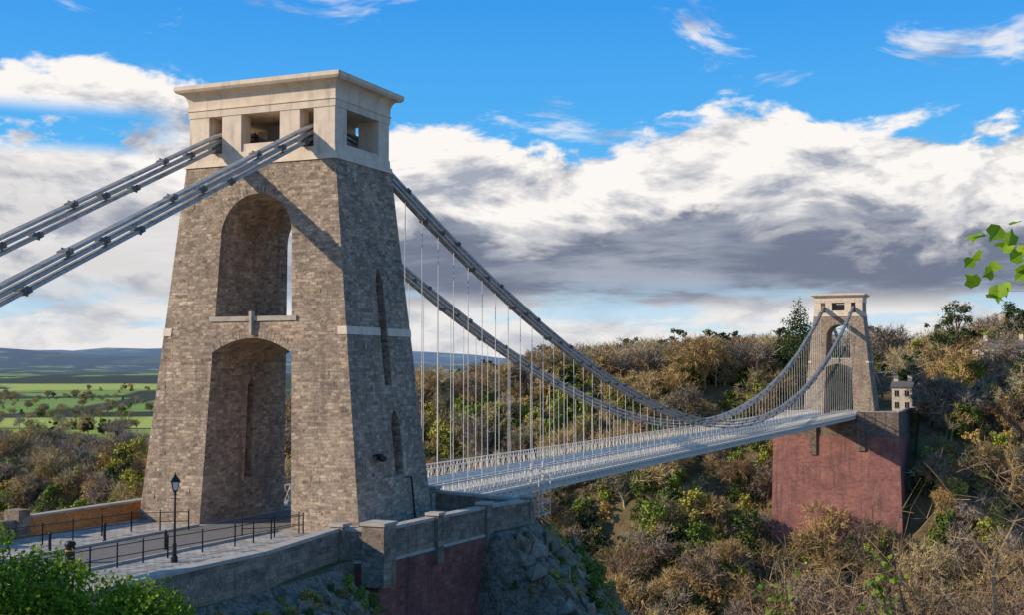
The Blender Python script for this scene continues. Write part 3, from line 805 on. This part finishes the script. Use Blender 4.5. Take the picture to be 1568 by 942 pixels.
def sprig(name,root,tips,nl,s,seed,spreadl=.06,mat=None,t0=.3):
    b=MB();r_=np.random.default_rng(seed)
    root=Vector(root)
    for tp in tips:
        tp=Vector(tp);prev=root
        for k in range(1,9):
            t=k/8;p=root.lerp(tp,t)+Vector(r_.normal(size=3))*.012*(1 if k<8 else 0)*(root-tp).length*2+Vector((0,0,.12*(root-tp).length*math.sin(t*3.1)))
            b.tube(prev,p,.003*(1.2-t)*s/.05,.003*(1.1-t)*s/.05,5,1,cap=False);prev=p
            if t>t0:
                for j in range(nl): ivyleaf(b,p+Vector(r_.normal(size=3))*spreadl,s*(.7+.6*r_.random()),r_)
    return b.obj(name,[mat or m_leaf,m_bark])
sprig('ivy_branch',(42.9,-60.0,9.1),[(42.14,-60,9.44),(42.16,-59.95,9.39),(42.13,-60,9.34),(42.15,-60.05,9.28),(42.18,-60.1,9.41)],3,.048,5,.032,t0=.6)
for i,(x,y,z) in enumerate([(38.2,-43.5,5.75),(39.6,-43,5.95)]):
    zg=Hs(x,y)
    sprig('leafy_shrub',(x,y,zg),[(x+rg.normal()*.22,y+rg.normal()*.2,z-rg.random()*.4) for k in range(5)],3,.09,80+i,.10,mat=m_dleaf,t0=.5)
b=MB();bare(b,np.random.default_rng(5),(0,0,0),5.2,3,.5,.05,0,3,.02,(3,3,2));o=b.obj('dead_branch',[m_brtwig]);o.location=(33.0,-30,Hs(33,-30));

# ------------------------------------------------------------------ camera
cam=bpy.data.cameras.new('camera');co=link(bpy.data.objects.new('camera',cam));co.location=(42.311,-63.987,9.056)
yaw,pit=.4078,.0482
fw=Vector((-math.sin(yaw)*math.cos(pit),math.cos(yaw)*math.cos(pit),math.sin(pit)))
co.rotation_euler=fw.to_track_quat('-Z','Y').to_euler();cam.sensor_width=36;cam.lens=1917.1/1568*36;cam.clip_end=30000;cam.clip_start=.1
scene.camera=co
# ------------------------------------------------------------------ light & sky
sl=bpy.data.lights.new('sun','SUN');sl.energy=5.0;sl.angle=R(.6);sl.color=(1,.87,.68)
so=link(bpy.data.objects.new('sun',sl));so.rotation_euler=(-SUN).to_track_quat('-Z','Y').to_euler()
w=bpy.data.worlds.new('World');scene.world=w;w.use_nodes=True;T=w.node_tree
bg=T.nodes['Background'];STR=.15;bg.inputs[1].default_value=STR
sky=T.nodes.new('ShaderNodeTexSky');sky.sky_type='NISHITA';sky.sun_disc=False
sky.sun_elevation=math.asin(SUN.z);sky.sun_rotation=math.atan2(SUN.x,SUN.y);sky.air_density=1.;sky.dust_density=.3;sky.ozone_density=3
tc=T.nodes.new('ShaderNodeTexCoord');sp=T.nodes.new('ShaderNodeSeparateXYZ');T.links.new(tc.outputs['Generated'],sp.inputs[0])
az=math_(T,'ARCTAN2',sp.outputs[0],sp.outputs[1]);el=math_(T,'ARCSINE',sp.outputs[2])
def vec(sx,sy,ox=0,oy=0,oz=0):
    n=T.nodes.new('ShaderNodeCombineXYZ')
    T.links.new(math_(T,'MULTIPLY_ADD',az,sx,c=ox),n.inputs[0]);T.links.new(math_(T,'MULTIPLY_ADD',el,sy,c=oy),n.inputs[1]);n.inputs[2].default_value=oz;return n.outputs[0]
nA=noise_(T,vec(9,20),1,6,.6,.3)
nA2=noise_(T,vec(9,20,-.12,.35),1,6,.6,.3)
nB=noise_(T,vec(5,30,3,1),1,5,.6,.2)
nW=noise_(T,vec(7,18,7.4,2.2),1,6,.62,.6)
azn=smooth_(T,az,0,1);mr=azn.node;mr.interpolation_type='LINEAR';mr.inputs[1].default_value=-.9;mr.inputs[2].default_value=.1
def A(px): return (-.408+math.atan((px-784)/1917)+.9)/1.0
def E(py): return (563-py)/1917
etop=ramp(T,azn,[(0,E(140)*2),(A(0),E(110)*2),(A(180),E(140)*2),(A(330),E(180)*2),(A(620),E(205)*2),(A(820),E(215)*2),(A(1010),E(195)*2),(A(1110),E(165)*2),(A(1230),E(190)*2),(A(1420),E(215)*2),(1,E(235)*2)])
etop=math_(T,'MULTIPLY',etop,.5)
dep=math_(T,'SUBTRACT',math_(T,'ADD',etop,math_(T,'MULTIPLY',math_(T,'SUBTRACT',nA,.5),.17)),el)
mask=smooth_(T,dep,-.003,.014)
low=math_(T,'MULTIPLY',smooth_(T,el,.075,.045),smooth_(T,nB,.48,.58))
low=math_(T,'MULTIPLY',low,smooth_(T,el,-.01,.012))
hole=math_(T,'MULTIPLY',smooth_(T,az,-.66,-.70),math_(T,'MULTIPLY',smooth_(T,el,.158,.172),smooth_(T,el,.205,.188)))
hole=math_(T,'MULTIPLY',hole,smooth_(T,nA,.42,.5))
mask=math_(T,'MULTIPLY',mask,math_(T,'SUBTRACT',1.,math_(T,'MAXIMUM',math_(T,'MULTIPLY',low,.7),hole)))
wis=math_(T,'MULTIPLY',smooth_(T,nW,.57,.72),.75)
mask=math_(T,'MAXIMUM',mask,wis)
white=(.98,.94,.90);grey=(.17,.20,.28);pale=(.70,.71,.73)
dn=math_(T,'ADD',dep,math_(T,'MULTIPLY',math_(T,'SUBTRACT',nB,.5),.05))
left=smooth_(T,az,-.52,-.66)
g1=math_(T,'MULTIPLY',smooth_(T,dn,.06,.088),smooth_(T,el,.04,.065))
g1=math_(T,'MULTIPLY',g1,math_(T,'SUBTRACT',1.,math_(T,'MULTIPLY',left,.68)))
rel=math_(T,'MULTIPLY',math_(T,'SUBTRACT',nA2,nA),6.)
relc=math_(T,'ADD',rel,.12,clamp=True)
cc=mixc(T,relc,white,(.38,.41,.49))
cc=mixc(T,math_(T,'MULTIPLY',smooth_(T,el,.075,.05),.5),cc,pale)
cc=mixc(T,g1,cc,mixc(T,smooth_(T,nB,.42,.66),grey,(.38,.42,.50)))
inv=1/STR
cc=mixc(T,1.,cc,(inv,inv,inv),'MULTIPLY')
blue=ramp(T,el,[(0,(.55,.75,.90)),(.07,(.33,.66,.94)),(.17,(.075,.46,.94)),(.30,(.02,.31,.88)),(1,(.03,.2,.55))])
blue=mixc(T,1.,blue,(inv,inv,inv),'MULTIPLY')
skyc=mixc(T,.88,sky.outputs[0],blue)
fin=mixc(T,mask,skyc,cc)
T.links.new(fin,bg.inputs[0])
scene.view_settings.view_transform='Standard';scene.view_settings.look='None';scene.view_settings.exposure=0
print('verts',nv,'pts',len(pts))
